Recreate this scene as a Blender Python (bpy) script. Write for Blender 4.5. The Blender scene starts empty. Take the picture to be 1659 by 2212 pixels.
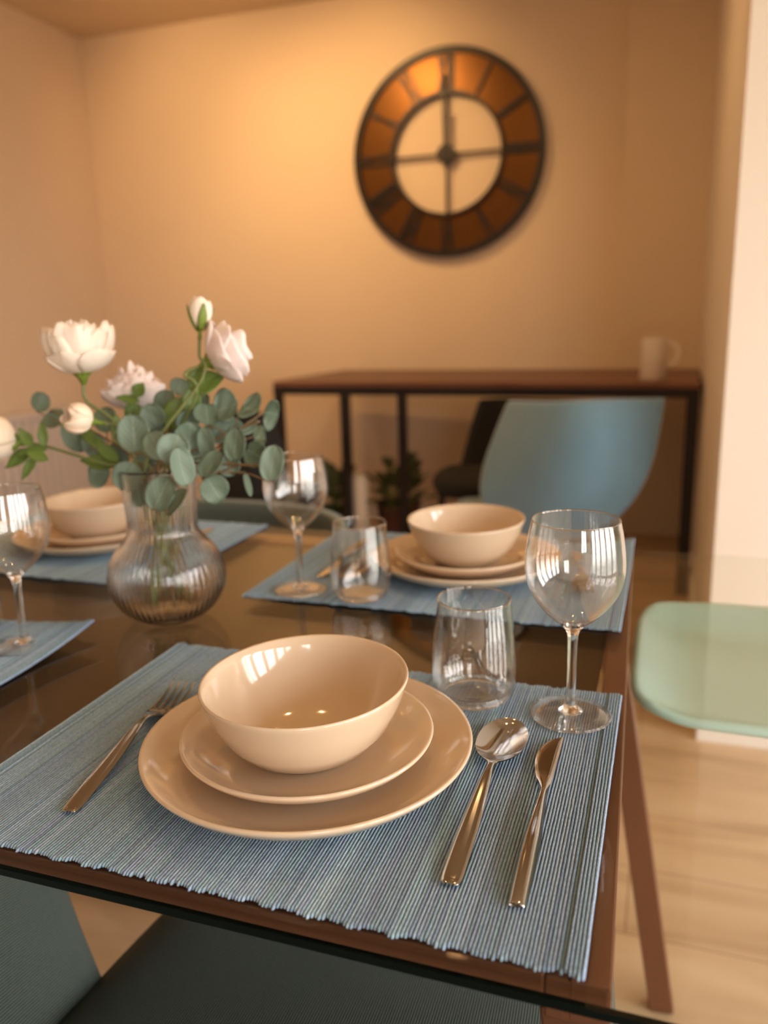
import bpy, bmesh, math, random
from mathutils import Vector, Matrix
random.seed(7)
C = bpy.context.scene.collection
S = bpy.context.scene
PI = math.pi

# ------------------------------------------------------------------ camera
CAMP = Vector((0.0249, -0.3606, 1.0783))
YAW, PIT, ROL, FPX = 0.3363, 0.2323, -0.0271, 1768.7
_cy, _sy = math.cos(YAW), math.sin(YAW)
FW = Vector((-_sy*math.cos(PIT), _cy*math.cos(PIT), -math.sin(PIT)))
_r = Vector((_cy, _sy, 0)); _u = _r.cross(FW)
RT = math.cos(ROL)*_r + math.sin(ROL)*_u
UP = -math.sin(ROL)*_r + math.cos(ROL)*_u
cam = bpy.data.cameras.new('camera'); co = bpy.data.objects.new('camera', cam); C.objects.link(co)
co.matrix_world = Matrix(((RT.x, UP.x, -FW.x, CAMP.x), (RT.y, UP.y, -FW.y, CAMP.y), (RT.z, UP.z, -FW.z, CAMP.z), (0, 0, 0, 1)))
cam.sensor_fit = 'VERTICAL'; cam.sensor_height = 36; cam.lens = FPX/2212*36
cam.clip_start = 0.02; cam.clip_end = 60
cam.dof.use_dof = True; cam.dof.focus_distance = 0.56; cam.dof.aperture_fstop = 4.4
S.camera = co

# ------------------------------------------------------------------ exposure, world, daylight
S.view_settings.view_transform = 'Standard'; S.view_settings.look = 'None'
S.view_settings.gamma = 1; S.view_settings.use_curve_mapping = False
S.view_settings.exposure = -0.5
S.cycles.max_bounces = 14; S.cycles.transmission_bounces = 12; S.cycles.transparent_max_bounces = 16
S.cycles.glossy_bounces = 6; S.cycles.diffuse_bounces = 5
S.cycles.sample_clamp_indirect = 25; S.cycles.blur_glossy = 0.6
S.cycles.caustics_refractive = True; S.cycles.caustics_reflective = False

SKY_STRENGTH = 20.0
world = bpy.data.worlds.new('daylight'); S.world = world; world.use_nodes = True
wn = world.node_tree; wn.nodes.clear()
wo = wn.nodes.new('ShaderNodeOutputWorld'); wb = wn.nodes.new('ShaderNodeBackground')
tc = wn.nodes.new('ShaderNodeTexCoord'); sx = wn.nodes.new('ShaderNodeSeparateXYZ'); cr = wn.nodes.new('ShaderNodeValToRGB')
mr = wn.nodes.new('ShaderNodeMapRange'); mr.inputs[1].default_value = -1; mr.inputs[2].default_value = 1
wn.links.new(tc.outputs['Generated'], sx.inputs[0]); wn.links.new(sx.outputs[2], mr.inputs[0])
wn.links.new(mr.outputs[0], cr.inputs[0]); wn.links.new(cr.outputs[0], wb.inputs[0]); wn.links.new(wb.outputs[0], wo.inputs[0])
e = cr.color_ramp.elements; e[0].position = 0.42; e[0].color = (0.22, 0.21, 0.18, 1); e[1].position = 0.53; e[1].color = (1.0, 0.93, 0.87, 1)
k = e.new(0.9); k.color = (0.84, 0.88, 1.0, 1)
wb.inputs[1].default_value = SKY_STRENGTH

WARM = (1.0, 0.59, 0.235)
SPOT_W = 85; CEIL_W = 16; FILL_W = 42
X0, X1, Y0, Y1, H = -3.15, 2.6, -2.6, 3.85, 2.625
WIN = [(-2.45+0.78*i, -2.45+0.78*i+0.66) for i in range(5)]
for (a, b) in WIN:                               # daylight portals, one per window
    L = bpy.data.lights.new('window_daylight', 'AREA'); L.shape = 'RECTANGLE'; L.size = 2.1; L.size_y = b-a
    L.cycles.is_portal = True
    o = bpy.data.objects.new('window_daylight', L); C.objects.link(o)
    o.location = (X1+0.16, (a+b)/2, 1.2); o.rotation_euler = (0, PI/2, 0)

ADDED_RWIN = [(1.0, 1.8)]  # unseen rear window, added to let in more daylight
for (a, b) in ADDED_RWIN:
    L = bpy.data.lights.new('window_daylight', 'AREA'); L.shape = 'RECTANGLE'; L.size = b-a; L.size_y = 1.3
    L.cycles.is_portal = True
    o = bpy.data.objects.new('window_daylight', L); C.objects.link(o)
    o.location = ((a+b)/2, Y0-0.16, 1.55); o.rotation_euler = (PI/2, 0, 0)

# ------------------------------------------------------------------ helpers
def ray(u, v): return FW + RT*((u-829.5)/FPX) - UP*((v-1106)/FPX)
def on_y(u, v, y): d = ray(u, v); return CAMP + d*((y-CAMP.y)/d.y)
def tag(o, label=None, cat=None, group=None, kind=None):
    if label: o['label'] = label
    if cat: o['category'] = cat
    if group: o['group'] = group
    if kind: o['kind'] = kind
    return o
def thing(name, label, cat, loc=(0, 0, 0), rz=0, group=None):
    o = bpy.data.objects.new(name, None); C.objects.link(o); o.location = loc; o.rotation_euler = (0, 0, rz)
    o.empty_display_size = 0.05
    return tag(o, label, cat, group)
def mesh(name, verts, faces, mat, parent=None, smooth=True, loc=None):
    me = bpy.data.meshes.new(name); me.from_pydata([tuple(v) for v in verts], [], faces)
    me.materials.append(mat); me.validate()
    if smooth: me.polygons.foreach_set('use_smooth', [True]*len(me.polygons))
    me.update()
    o = bpy.data.objects.new(name, me); C.objects.link(o)
    if parent: o.parent = parent
    if loc is not None: o.location = loc
    return o
class MB:
    def __init__(s): s.v = []; s.f = []
    def add(s, v, f):
        n = len(s.v); s.v += [Vector(p) for p in v]; s.f += [tuple(i+n for i in q) for q in f]; return s
    def box(s, a, b, M=None):
        (x0, y0, z0), (x1, y1, z1) = a, b
        v = [Vector(p) for p in ((x0, y0, z0), (x1, y0, z0), (x1, y1, z0), (x0, y1, z0), (x0, y0, z1), (x1, y0, z1), (x1, y1, z1), (x0, y1, z1))]
        if M: v = [M@p for p in v]
        return s.add(v, [(0, 3, 2, 1), (4, 5, 6, 7), (0, 1, 5, 4), (1, 2, 6, 5), (2, 3, 7, 6), (3, 0, 4, 7)])
    def tube(s, pts, rad, n=10, caps=True):
        pts = [Vector(p) for p in pts]; m = len(pts); R = rad if isinstance(rad, (list, tuple)) else [rad]*m
        v = []; f = []; nrm = None
        for i, p in enumerate(pts):
            t = (pts[min(i+1, m-1)]-pts[max(i-1, 0)]).normalized()
            if nrm is None: nrm = t.orthogonal().normalized()
            nrm = (nrm - t*nrm.dot(t)).normalized(); b = t.cross(nrm)
            for k in range(n):
                a = 2*PI*k/n; v.append(p + (nrm*math.cos(a)+b*math.sin(a))*R[i])
        for i in range(m-1):
            for k in range(n):
                f.append((i*n+k, i*n+(k+1) % n, (i+1)*n+(k+1) % n, (i+1)*n+k))
        if caps: f.append(tuple(range(n-1, -1, -1))); f.append(tuple((m-1)*n+k for k in range(n)))
        return s.add(v, f)
    def beam(s, a, b, w, d, side=Vector((1, 0, 0))):       # rectangular bar from a to b
        a, b = Vector(a), Vector(b); t = (b-a).normalized(); sd = (side - t*side.dot(t)).normalized(); n = t.cross(sd)
        v = []
        for p in (a, b):
            for (i, j) in ((-1, -1), (1, -1), (1, 1), (-1, 1)): v.append(p+sd*(w/2*i)+n*(d/2*j))
        return s.add(v, [(0, 3, 2, 1), (4, 5, 6, 7), (0, 1, 5, 4), (1, 2, 6, 5), (2, 3, 7, 6), (3, 0, 4, 7)])
    def lathe(s, prof, n=64, sx=1, sy=1, rib=None, c=(0, 0, 0)):
        v = []; f = []; rows = []
        for (r, z) in prof:
            if r < 1e-6: rows.append([len(v)]); v.append((c[0], c[1], c[2]+z)); continue
            row = []
            for k in range(n):
                a = 2*PI*k/n; rr = r + (rib(a, z) if rib else 0)
                row.append(len(v)); v.append((c[0]+rr*math.cos(a)*sx, c[1]+rr*math.sin(a)*sy, c[2]+z))
            rows.append(row)
        for i in range(len(rows)-1):
            A, B = rows[i], rows[i+1]
            for k in range(n):
                k2 = (k+1) % n
                if len(A) == 1 and len(B) > 1: f.append((A[0], B[k2], B[k]))
                elif len(B) == 1 and len(A) > 1: f.append((A[k], A[k2], B[0]))
                elif len(A) > 1: f.append((A[k], A[k2], B[k2], B[k]))
        return s.add(v, f)
    def grid(s, fn, nu, nv, thick=0.0, M=None):            # fn(u,v)->point ; solid sheet if thick
        P = [[Vector(fn(i/nu, j/nv)) for i in range(nu+1)] for j in range(nv+1)]
        W = nu+1; v = [P[j][i] for j in range(nv+1) for i in range(nu+1)]
        f = [(j*W+i, j*W+i+1, (j+1)*W+i+1, (j+1)*W+i) for j in range(nv) for i in range(nu)]
        if thick:
            N = len(v); back = []
            for j in range(nv+1):
                for i in range(nu+1):
                    du = P[j][min(i+1, nu)]-P[j][max(i-1, 0)]; dv = P[min(j+1, nv)][i]-P[max(j-1, 0)][i]
                    n = du.cross(dv); n = n.normalized() if n.length > 1e-12 else Vector((0, 0, 1))
                    back.append(P[j][i]-n*thick)
            v += back; g = [tuple(reversed([a+N for a in q])) for q in f]
            rim = [i for i in range(W)] + [j*W+nu for j in range(1, nv+1)] + [nv*W+i for i in range(nu-1, -1, -1)] + [j*W for j in range(nv-1, 0, -1)]
            g += [(rim[(k+1) % len(rim)], rim[k], rim[k]+N, rim[(k+1) % len(rim)]+N) for k in range(len(rim))]
            f = f+g
        if M: v = [M@p for p in v]
        return s.add(v, f)
    def build(s, name, mat, parent=None, smooth=True, bevel=0, seg=2, sub=0, auto=None):
        o = mesh(name, s.v, s.f, mat, parent, smooth)
        if bevel:
            m = o.modifiers.new('b', 'BEVEL'); m.width = bevel; m.segments = seg; m.limit_method = 'ANGLE'; m.angle_limit = 0.6
        if sub: m = o.modifiers.new('s', 'SUBSURF'); m.levels = sub; m.render_levels = sub
        if auto is not None:
            bm = bmesh.new(); bm.from_mesh(o.data)
            for ed in bm.edges:
                if len(ed.link_faces) == 2 and ed.calc_face_angle(0) > auto: ed.smooth = False
            bm.to_mesh(o.data); bm.free()
        return o
def struct(name, b, mat, smooth=False, parent=None):
    o = b.build(name, mat, parent, smooth=smooth)
    if not parent: tag(o, kind='structure')
    return o
def copy_tree(o, parent=None):
    c = o.copy(); C.objects.link(c)
    if parent: c.parent = parent
    for ch in [x for x in list(o.children)]: copy_tree(ch, c)
    return c
def spline(pts, n):                                        # Catmull-Rom through tuples
    P = [pts[0]]+list(pts)+[pts[-1]]; out = []
    segs = len(pts)-1
    for k in range(n+1):
        t = k/n*segs; i = min(int(t), segs-1); t -= i; a, b, c, d = P[i:i+4]
        out.append(tuple(0.5*((2*b[j])+(-a[j]+c[j])*t+(2*a[j]-5*b[j]+4*c[j]-d[j])*t*t+(-a[j]+3*b[j]-3*c[j]+d[j])*t**3) for j in range(len(b))))
    return out

# ------------------------------------------------------------------ materials
def mat(name): m = bpy.data.materials.new(name); m.use_nodes = True; return m, m.node_tree, m.node_tree.nodes['Principled BSDF']
def P(name, col, rough=0.5, metal=0, noise=0.0, nscale=8, bump=0.0, bscale=200, coat=0, sheen=0, spec=0.5, sss=0, col2=None):
    m, t, b = mat(name)
    b.inputs['Roughness'].default_value = rough; b.inputs['Metallic'].default_value = metal
    b.inputs['Coat Weight'].default_value = coat; b.inputs['Coat Roughness'].default_value = 0.04
    b.inputs['Sheen Weight'].default_value = sheen; b.inputs['Specular IOR Level'].default_value = spec
    b.inputs['Base Color'].default_value = (*col, 1)
    if sss: b.inputs['Subsurface Weight'].default_value = sss; b.inputs['Subsurface Radius'].default_value = (0.01, 0.006, 0.004)
    tcn = t.nodes.new('ShaderNodeTexCoord')
    if noise or col2:
        n = t.nodes.new('ShaderNodeTexNoise'); n.inputs['Scale'].default_value = nscale; n.inputs['Detail'].default_value = 5
        mx = t.nodes.new('ShaderNodeMix'); mx.data_type = 'RGBA'
        c2 = col2 if col2 else tuple(c*(1-noise) for c in col)
        mx.inputs[6].default_value = (*col, 1); mx.inputs[7].default_value = (*c2, 1)
        t.links.new(tcn.outputs['Object'], n.inputs['Vector']); t.links.new(n.outputs['Fac'], mx.inputs[0]); t.links.new(mx.outputs[2], b.inputs['Base Color'])
    if bump:
        n2 = t.nodes.new('ShaderNodeTexNoise'); n2.inputs['Scale'].default_value = bscale; n2.inputs['Detail'].default_value = 4
        bp = t.nodes.new('ShaderNodeBump'); bp.inputs['Strength'].default_value = bump; bp.inputs['Distance'].default_value = 0.002
        t.links.new(tcn.outputs['Object'], n2.inputs['Vector']); t.links.new(n2.outputs['Fac'], bp.inputs['Height']); t.links.new(bp.outputs[0], b.inputs['Normal'])
    return m
M = {}
M['wall'] = P('wall_paint', (0.80, 0.65, 0.49), 0.75, noise=0.04, nscale=3, bump=0.15, bscale=120)
M['ceiling'] = P('ceiling_paint', (0.70, 0.57, 0.42), 0.85, noise=0.03, nscale=2)
M['white_wall'] = P('white_wall_paint', (0.86, 0.78, 0.69), 0.75, noise=0.03, nscale=3, bump=0.15, bscale=120)
M['trim'] = P('white_trim', (0.82, 0.78, 0.74), 0.4, noise=0.03)
M['ceramic'] = P('beige_glaze', (0.68, 0.53, 0.375), 0.12, noise=0.03, nscale=20, coat=0.6, sss=0.0)
M['steel'] = P('cutlery_steel', (0.44, 0.44, 0.43), 0.09, 1, noise=0.05, nscale=30)
M['brown_metal'] = P('brown_coated_frame', (0.20, 0.085, 0.045), 0.35, 0.2, noise=0.1, nscale=20)
M['dark_leaf'] = P('dark_brown_panel', (0.05, 0.026, 0.009), 0.3, noise=0.3, nscale=6)
M['edge'] = P('green_black_painted_edge', (0.006, 0.010, 0.008), 0.08, noise=0.2)
M['black_steel'] = P('black_steel', (0.016, 0.012, 0.014), 0.4, 0.3, noise=0.2)
M['black_fabric'] = P('black_fabric', (0.010, 0.010, 0.010), 0.9, noise=0.3, nscale=40)
M['blue_velvet'] = P('blue_velvet', (0.13, 0.26, 0.36), 0.75, noise=0.25, nscale=9, bump=0.3, bscale=60, sheen=0.6)
M['mint'] = P('mint_plastic', (0.50, 0.77, 0.75), 0.28, noise=0.03, nscale=10)
M['white_cer'] = P('white_stoneware', (0.88, 0.82, 0.76), 0.35, noise=0.03)
M['radiator'] = P('radiator_enamel', (0.78, 0.72, 0.68), 0.4, noise=0.03)
M['terracotta'] = P('dark_red_pot', (0.10, 0.035, 0.022), 0.6, noise=0.3)
M['petal'] = P('cream_petal', (0.92, 0.80, 0.68), 0.6, noise=0.06, nscale=60, sss=0.2, bump=0.4, bscale=90)
M['petal_pink'] = P('blush_petal', (0.86, 0.74, 0.70), 0.6, noise=0.06, nscale=60, sss=0.2, bump=0.4, bscale=90)
M['petal_bud'] = P('peach_bud_petal', (0.90, 0.68, 0.48), 0.6, noise=0.08, nscale=60, sss=0.2, col2=(0.93, 0.80, 0.66))
M['sepal'] = P('fresh_green_sepal', (0.20, 0.28, 0.035), 0.5, noise=0.35, nscale=80)
M['green_leaf'] = P('green_leaf', (0.085, 0.15, 0.022), 0.5, nscale=60, col2=(0.14, 0.21, 0.04))
M['stem'] = P('green_stem', (0.20, 0.24, 0.08), 0.5, noise=0.3, nscale=90)
M['brown_stem'] = P('brown_stem', (0.22, 0.13, 0.05), 0.6, noise=0.3, nscale=90)
M['plant'] = P('olive_houseplant', (0.10, 0.125, 0.05), 0.6, noise=0.4, nscale=40)

def euc():
    m, t, b = mat('eucalyptus_leaf'); b.inputs['Roughness'].default_value = 0.55; b.inputs['Subsurface Weight'].default_value = 0.0
    at = t.nodes.new('ShaderNodeUVMap'); sp = t.nodes.new('ShaderNodeSeparateXYZ'); t.links.new(at.outputs[0], sp.inputs[0])
    # veins from the leaf's own coordinates: midrib and slanting side veins
    ab = t.nodes.new('ShaderNodeMath'); ab.operation = 'ABSOLUTE'
    sb = t.nodes.new('ShaderNodeMath'); sb.operation = 'SUBTRACT'; sb.inputs[1].default_value = 0.5
    t.links.new(sp.outputs[0], sb.inputs[0]); t.links.new(sb.outputs[0], ab.inputs[0])
    lt = t.nodes.new('ShaderNodeMapRange'); lt.inputs[1].default_value = 0.004; lt.inputs[2].default_value = 0.016; lt.inputs[3].default_value = 1; lt.inputs[4].default_value = 0
    t.links.new(ab.outputs[0], lt.inputs[0])
    m1 = t.nodes.new('ShaderNodeMath'); m1.operation = 'MULTIPLY_ADD'; m1.inputs[1].default_value = -1.1; t.links.new(ab.outputs[0], m1.inputs[0]); t.links.new(sp.outputs[1], m1.inputs[2])
    m2 = t.nodes.new('ShaderNodeMath'); m2.operation = 'MULTIPLY'; m2.inputs[1].default_value = 34; t.links.new(m1.outputs[0], m2.inputs[0])
    sn = t.nodes.new('ShaderNodeMath'); sn.operation = 'SINE'; t.links.new(m2.outputs[0], sn.inputs[0])
    r2 = t.nodes.new('ShaderNodeMapRange'); r2.inputs[1].default_value = 0.9; r2.inputs[2].default_value = 1.0; r2.inputs[3].default_value = 0; r2.inputs[4].default_value = 0.45
    t.links.new(sn.outputs[0], r2.inputs[0])
    mxv = t.nodes.new('ShaderNodeMath'); mxv.operation = 'MAXIMUM'; t.links.new(lt.outputs[0], mxv.inputs[0]); t.links.new(r2.outputs[0], mxv.inputs[1])
    oi = t.nodes.new('ShaderNodeObjectInfo'); rp = t.nodes.new('ShaderNodeValToRGB')
    rp.color_ramp.elements[0].color = (0.085, 0.125, 0.075, 1); rp.color_ramp.elements[1].color = (0.165, 0.235, 0.175, 1)
    t.links.new(oi.outputs['Random'], rp.inputs[0])
    mx = t.nodes.new('ShaderNodeMix'); mx.data_type = 'RGBA'; mx.inputs[7].default_value = (0.27, 0.34, 0.24, 1)
    t.links.new(mxv.outputs[0], mx.inputs[0]); t.links.new(rp.outputs[0], mx.inputs[6]); t.links.new(mx.outputs[2], b.inputs['Base Color'])
    return m
M['euc'] = euc()

def glass(name, col=(1, 1, 1), ior=1.45):
    m = bpy.data.materials.new(name); m.use_nodes = True; t = m.node_tree; t.nodes.clear()
    o = t.nodes.new('ShaderNodeOutputMaterial'); g = t.nodes.new('ShaderNodeBsdfGlass'); g.inputs['Color'].default_value = (*col, 1)
    g.inputs['Roughness'].default_value = 0; g.inputs['IOR'].default_value = ior; t.links.new(g.outputs[0], o.inputs[0]); return m
M['glass'] = glass('clear_drinking_glass', (0.99, 0.99, 0.985), 1.45)
M['vase_glass'] = glass('ribbed_vase_glass', (1, 1, 1), 1.42)
def sheet_glass(name, tint, boost=1.0):
    m = bpy.data.materials.new(name); m.use_nodes = True; t = m.node_tree; t.nodes.clear()
    o = t.nodes.new('ShaderNodeOutputMaterial'); tr = t.nodes.new('ShaderNodeBsdfTransparent'); tr.inputs[0].default_value = (*tint, 1)
    gl = t.nodes.new('ShaderNodeBsdfGlossy'); gl.inputs['Roughness'].default_value = 0.0; gl.inputs[0].default_value = (1, 1, 1, 1)
    fr = t.nodes.new('ShaderNodeFresnel'); fr.inputs[0].default_value = 1.5; mx = t.nodes.new('ShaderNodeMixShader')
    ge = t.nodes.new('ShaderNodeNewGeometry'); mn = t.nodes.new('ShaderNodeMath'); mn.operation = 'MULTIPLY'; mn.inputs[1].default_value = boost
    # the slab's underside reflects like its top: front-facing fresnel on both
    iv = t.nodes.new('ShaderNodeMix'); iv.data_type = 'FLOAT'; iv.inputs[2].default_value = 1.5; iv.inputs[3].default_value = 1/1.5
    t.links.new(ge.outputs['Backfacing'], iv.inputs[0]); t.links.new(iv.outputs[0], fr.inputs[0]); t.links.new(fr.outputs[0], mn.inputs[0])
    t.links.new(mn.outputs[0], mx.inputs[0]); t.links.new(tr.outputs[0], mx.inputs[1]); t.links.new(gl.outputs[0], mx.inputs[2]); t.links.new(mx.outputs[0], o.inputs[0]); return m
M['table_glass'] = sheet_glass('table_glass', (0.95, 0.955, 0.93), 0.5)
M['thin_glass'] = sheet_glass('blown_glass_wall', (0.985, 0.985, 0.98), 1.7)
M['pane'] = sheet_glass('window_pane', (0.97, 0.98, 0.98))
M['amber_mirror'] = P('amber_mirror_glass', (0.135, 0.055, 0.012), 0.34, 0.8, noise=0.25, nscale=3)

def wood(name, c1, c2, c3, scale, rough=0.45, plank=None, swap=False):
    m, t, b = mat(name); b.inputs['Roughness'].default_value = rough
    tcn = t.nodes.new('ShaderNodeTexCoord'); mp = t.nodes.new('ShaderNodeMapping'); t.links.new(tcn.outputs['Object'], mp.inputs[0])
    mp.inputs['Scale'].default_value = (scale*0.12, scale, scale)
    n = t.nodes.new('ShaderNodeTexNoise'); n.inputs['Scale'].default_value = 1.0; n.inputs['Detail'].default_value = 8; n.inputs['Distortion'].default_value = 0.8
    t.links.new(mp.outputs[0], n.inputs['Vector'])
    rp = t.nodes.new('ShaderNodeValToRGB'); e = rp.color_ramp.elements; e[0].position = 0.3; e[0].color = (*c1, 1); e[1].position = 0.7; e[1].color = (*c3, 1)
    q = e.new(0.5); q.color = (*c2, 1); t.links.new(n.outputs['Fac'], rp.inputs[0])
    last = rp.outputs[0]
    if plank:
        br = t.nodes.new('ShaderNodeTexBrick'); br.inputs['Scale'].default_value = 1; br.inputs['Mortar Size'].default_value = 0.0015
        br.inputs['Brick Width'].default_value = plank[0]; br.inputs['Row Height'].default_value = plank[1]
        br.inputs['Color1'].default_value = (0.9, 0.9, 0.9, 1); br.inputs['Color2'].default_value = (1, 1, 1, 1); br.inputs['Mortar'].default_value = (0.5, 0.42, 0.35, 1)
        t.links.new(tcn.outputs['Object'], br.inputs['Vector'])
        mx = t.nodes.new('ShaderNodeMix'); mx.data_type = 'RGBA'; mx.blend_type = 'MULTIPLY'; mx.inputs[0].default_value = 1
        t.links.new(last, mx.inputs[6]); t.links.new(br.outputs[0], mx.inputs[7]); last = mx.outputs[2]
    t.links.new(last, b.inputs['Base Color']); return m
M['floor'] = wood('oak_planks', (0.42, 0.27, 0.14), (0.58, 0.40, 0.23), (0.66, 0.48, 0.30), 9, 0.45, plank=(1.3, 0.19))
M['desk_wood'] = wood('dark_walnut', (0.10, 0.035, 0.018), (0.17, 0.065, 0.035), (0.23, 0.09, 0.05), 14, 0.4)

def ribbed(name, c1, c2, freq, axis, depth=0.4, patch=None):
    m, t, b = mat(name); b.inputs['Roughness'].default_value = 0.85; b.inputs['Sheen Weight'].default_value = 0.15
    uv = t.nodes.new('ShaderNodeUVMap'); sp = t.nodes.new('ShaderNodeSeparateXYZ'); t.links.new(uv.outputs[0], sp.inputs[0])
    mu = t.nodes.new('ShaderNodeMath'); mu.operation = 'MULTIPLY'; mu.inputs[1].default_value = 2*PI*freq; t.links.new(sp.outputs[axis], mu.inputs[0])
    nz = t.nodes.new('ShaderNodeTexNoise'); nz.inputs['Scale'].default_value = 300; t.links.new(uv.outputs[0], nz.inputs['Vector'])
    ad = t.nodes.new('ShaderNodeMath'); ad.operation = 'MULTIPLY_ADD'; ad.inputs[1].default_value = 1.6; t.links.new(nz.outputs['Fac'], ad.inputs[0]); t.links.new(mu.outputs[0], ad.inputs[2])
    sn = t.nodes.new('ShaderNodeMath'); sn.operation = 'SINE'; t.links.new(ad.outputs[0], sn.inputs[0])
    mr_ = t.nodes.new('ShaderNodeMapRange'); mr_.inputs[1].default_value = -1; t.links.new(sn.outputs[0], mr_.inputs[0])
    mx = t.nodes.new('ShaderNodeMix'); mx.data_type = 'RGBA'; mx.inputs[6].default_value = (*c1, 1); mx.inputs[7].default_value = (*c2, 1)
    t.links.new(mr_.outputs[0], mx.inputs[0]); t.links.new(mx.outputs[2], b.inputs['Base Color'])
    bp = t.nodes.new('ShaderNodeBump'); bp.inputs['Strength'].default_value = depth; bp.inputs['Distance'].default_value = 0.002
    t.links.new(mr_.outputs[0], bp.inputs['Height']); t.links.new(bp.outputs[0], b.inputs['Normal']); return m
M['chair_rib_u'] = ribbed('dark_green_ribbed_fabric', (0.012, 0.022, 0.018), (0.12, 0.155, 0.135), 200, 0)
M['chair_rib_v'] = ribbed('dark_green_ribbed_fabric_back', (0.012, 0.024, 0.020), (0.17, 0.215, 0.185), 98, 1)

def mat_fabric():
    m, t, b = mat('blue_woven_ribs'); b.inputs['Roughness'].default_value = 0.85; b.inputs['Sheen Weight'].default_value = 0.1
    vc = t.nodes.new('ShaderNodeVertexColor'); vc.layer_name = 'rib'
    tcn = t.nodes.new('ShaderNodeTexCoord'); mp = t.nodes.new('ShaderNodeMapping'); mp.inputs['Scale'].default_value = (900, 420, 900); t.links.new(tcn.outputs['Object'], mp.inputs[0])
    n = t.nodes.new('ShaderNodeTexNoise'); n.inputs['Scale'].default_value = 1; n.inputs['Detail'].default_value = 2; t.links.new(mp.outputs[0], n.inputs['Vector'])
    r = t.nodes.new('ShaderNodeMapRange'); r.inputs[1].default_value = 0.3; r.inputs[2].default_value = 0.7; r.inputs[3].default_value = 0.72; r.inputs[4].default_value = 1.15; t.links.new(n.outputs['Fac'], r.inputs[0])
    n2 = t.nodes.new('ShaderNodeTexNoise'); n2.inputs['Scale'].default_value = 1; n2.inputs['Detail'].default_value = 3
    mp2 = t.nodes.new('ShaderNodeMapping'); mp2.inputs['Scale'].default_value = (45, 3, 1); t.links.new(tcn.outputs['Object'], mp2.inputs[0]); t.links.new(mp2.outputs[0], n2.inputs['Vector'])
    r2 = t.nodes.new('ShaderNodeMapRange'); r2.inputs[1].default_value = 0.3; r2.inputs[2].default_value = 0.7; r2.inputs[3].default_value = 0.88; r2.inputs[4].default_value = 1.1; t.links.new(n2.outputs['Fac'], r2.inputs[0])
    mm = t.nodes.new('ShaderNodeMath'); mm.operation = 'MULTIPLY'; t.links.new(r.outputs[0], mm.inputs[0]); t.links.new(r2.outputs[0], mm.inputs[1])
    mx = t.nodes.new('ShaderNodeMix'); mx.data_type = 'RGBA'; mx.blend_type = 'MULTIPLY'; mx.inputs[0].default_value = 1
    t.links.new(vc.outputs[0], mx.inputs[6]); t.links.new(mm.outputs[0], mx.inputs[7]); t.links.new(mx.outputs[2], b.inputs['Base Color'])
    bp = t.nodes.new('ShaderNodeBump'); bp.inputs['Strength'].default_value = 0.5; bp.inputs['Distance'].default_value = 0.0008
    t.links.new(n.outputs['Fac'], bp.inputs['Height']); t.links.new(bp.outputs[0], b.inputs['Normal']); return m
M['mat'] = mat_fabric()
def emit(name, col, s):
    m = bpy.data.materials.new(name); m.use_nodes = True; t = m.node_tree; t.nodes.clear()
    o = t.nodes.new('ShaderNodeOutputMaterial'); g = t.nodes.new('ShaderNodeEmission'); g.inputs[0].default_value = (*col, 1); g.inputs[1].default_value = s; t.links.new(g.outputs[0], o.inputs[0]); return m
M['bulb'] = emit('warm_bulb', WARM, 60)

# ------------------------------------------------------------------ room
T = 0.15
struct('floor', MB().box((X0-T, Y0-T, -0.1), (X1+T, Y1+T, 0)), M['floor'])
struct('ceiling', MB().box((X0-T, Y0-T, H), (X1+T, Y1+T, H+0.1)), M['ceiling'])
struct('wall_left', MB().box((X0-T, Y0-T, 0), (X0, Y1+T, H)), M['wall'])
struct('wall_back', MB().box((X0, Y1, 0), (0.15, Y1+T, H)), M['wall'])
w = MB(); w.box((X0, Y0-T, 0), (ADDED_RWIN[0][0], Y0, H))
for i, (a, b) in enumerate(ADDED_RWIN):
    nx = ADDED_RWIN[i+1][0] if i+1 < len(ADDED_RWIN) else X1
    w.box((b, Y0-T, 0), (nx, Y0, H)); w.box((a, Y0-T, 0), (b, Y0, 0.9)); w.box((a, Y0-T, 2.2), (b, Y0, H))
struct('wall_rear', w, M['wall'])
for i, (a, b) in enumerate(ADDED_RWIN):
    f = MB(); f.box((a, Y0-0.1, 0.9), (a+0.05, Y0-0.04, 2.2)).box((b-0.05, Y0-0.1, 0.9), (b, Y0-0.04, 2.2)).box((a+0.05, Y0-0.1, 0.9), (b-0.05, Y0-0.04, 0.95)).box((a+0.05, Y0-0.1, 2.15), (b-0.05, Y0-0.04, 2.2)).box(((a+b)/2-0.03, Y0-0.1, 0.95), ((a+b)/2+0.03, Y0-0.04, 2.15))
    wf = struct('window_%d' % (i+6), f, M['trim'])  # added window behind the camera, for extra daylight
    MB().box((a+0.05, Y0-0.075, 0.95), (b-0.05, Y0-0.07, 2.15)).build('pane', M['pane'], wf, smooth=False)
struct('wall_front', MB().box((0.15, 1.72, 0), (X1+T, Y1+T, H)), M['white_wall'])
struct('trim_1', MB().box((-0.22, Y1-0.07, 0), (0.15, Y1, H)), M['wall'])
w = MB(); w.box((X1, Y0-T, 0), (X1+T, WIN[0][0], H))
for i, (a, b) in enumerate(WIN):
    nx = WIN[i+1][0] if i+1 < len(WIN) else 1.72
    w.box((X1, b, 0), (X1+T, nx, H)); w.box((X1, a, 0), (X1+T, b, 0.15)); w.box((X1, a, 2.25), (X1+T, b, H))
struct('wall_right', w, M['wall'])
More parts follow.
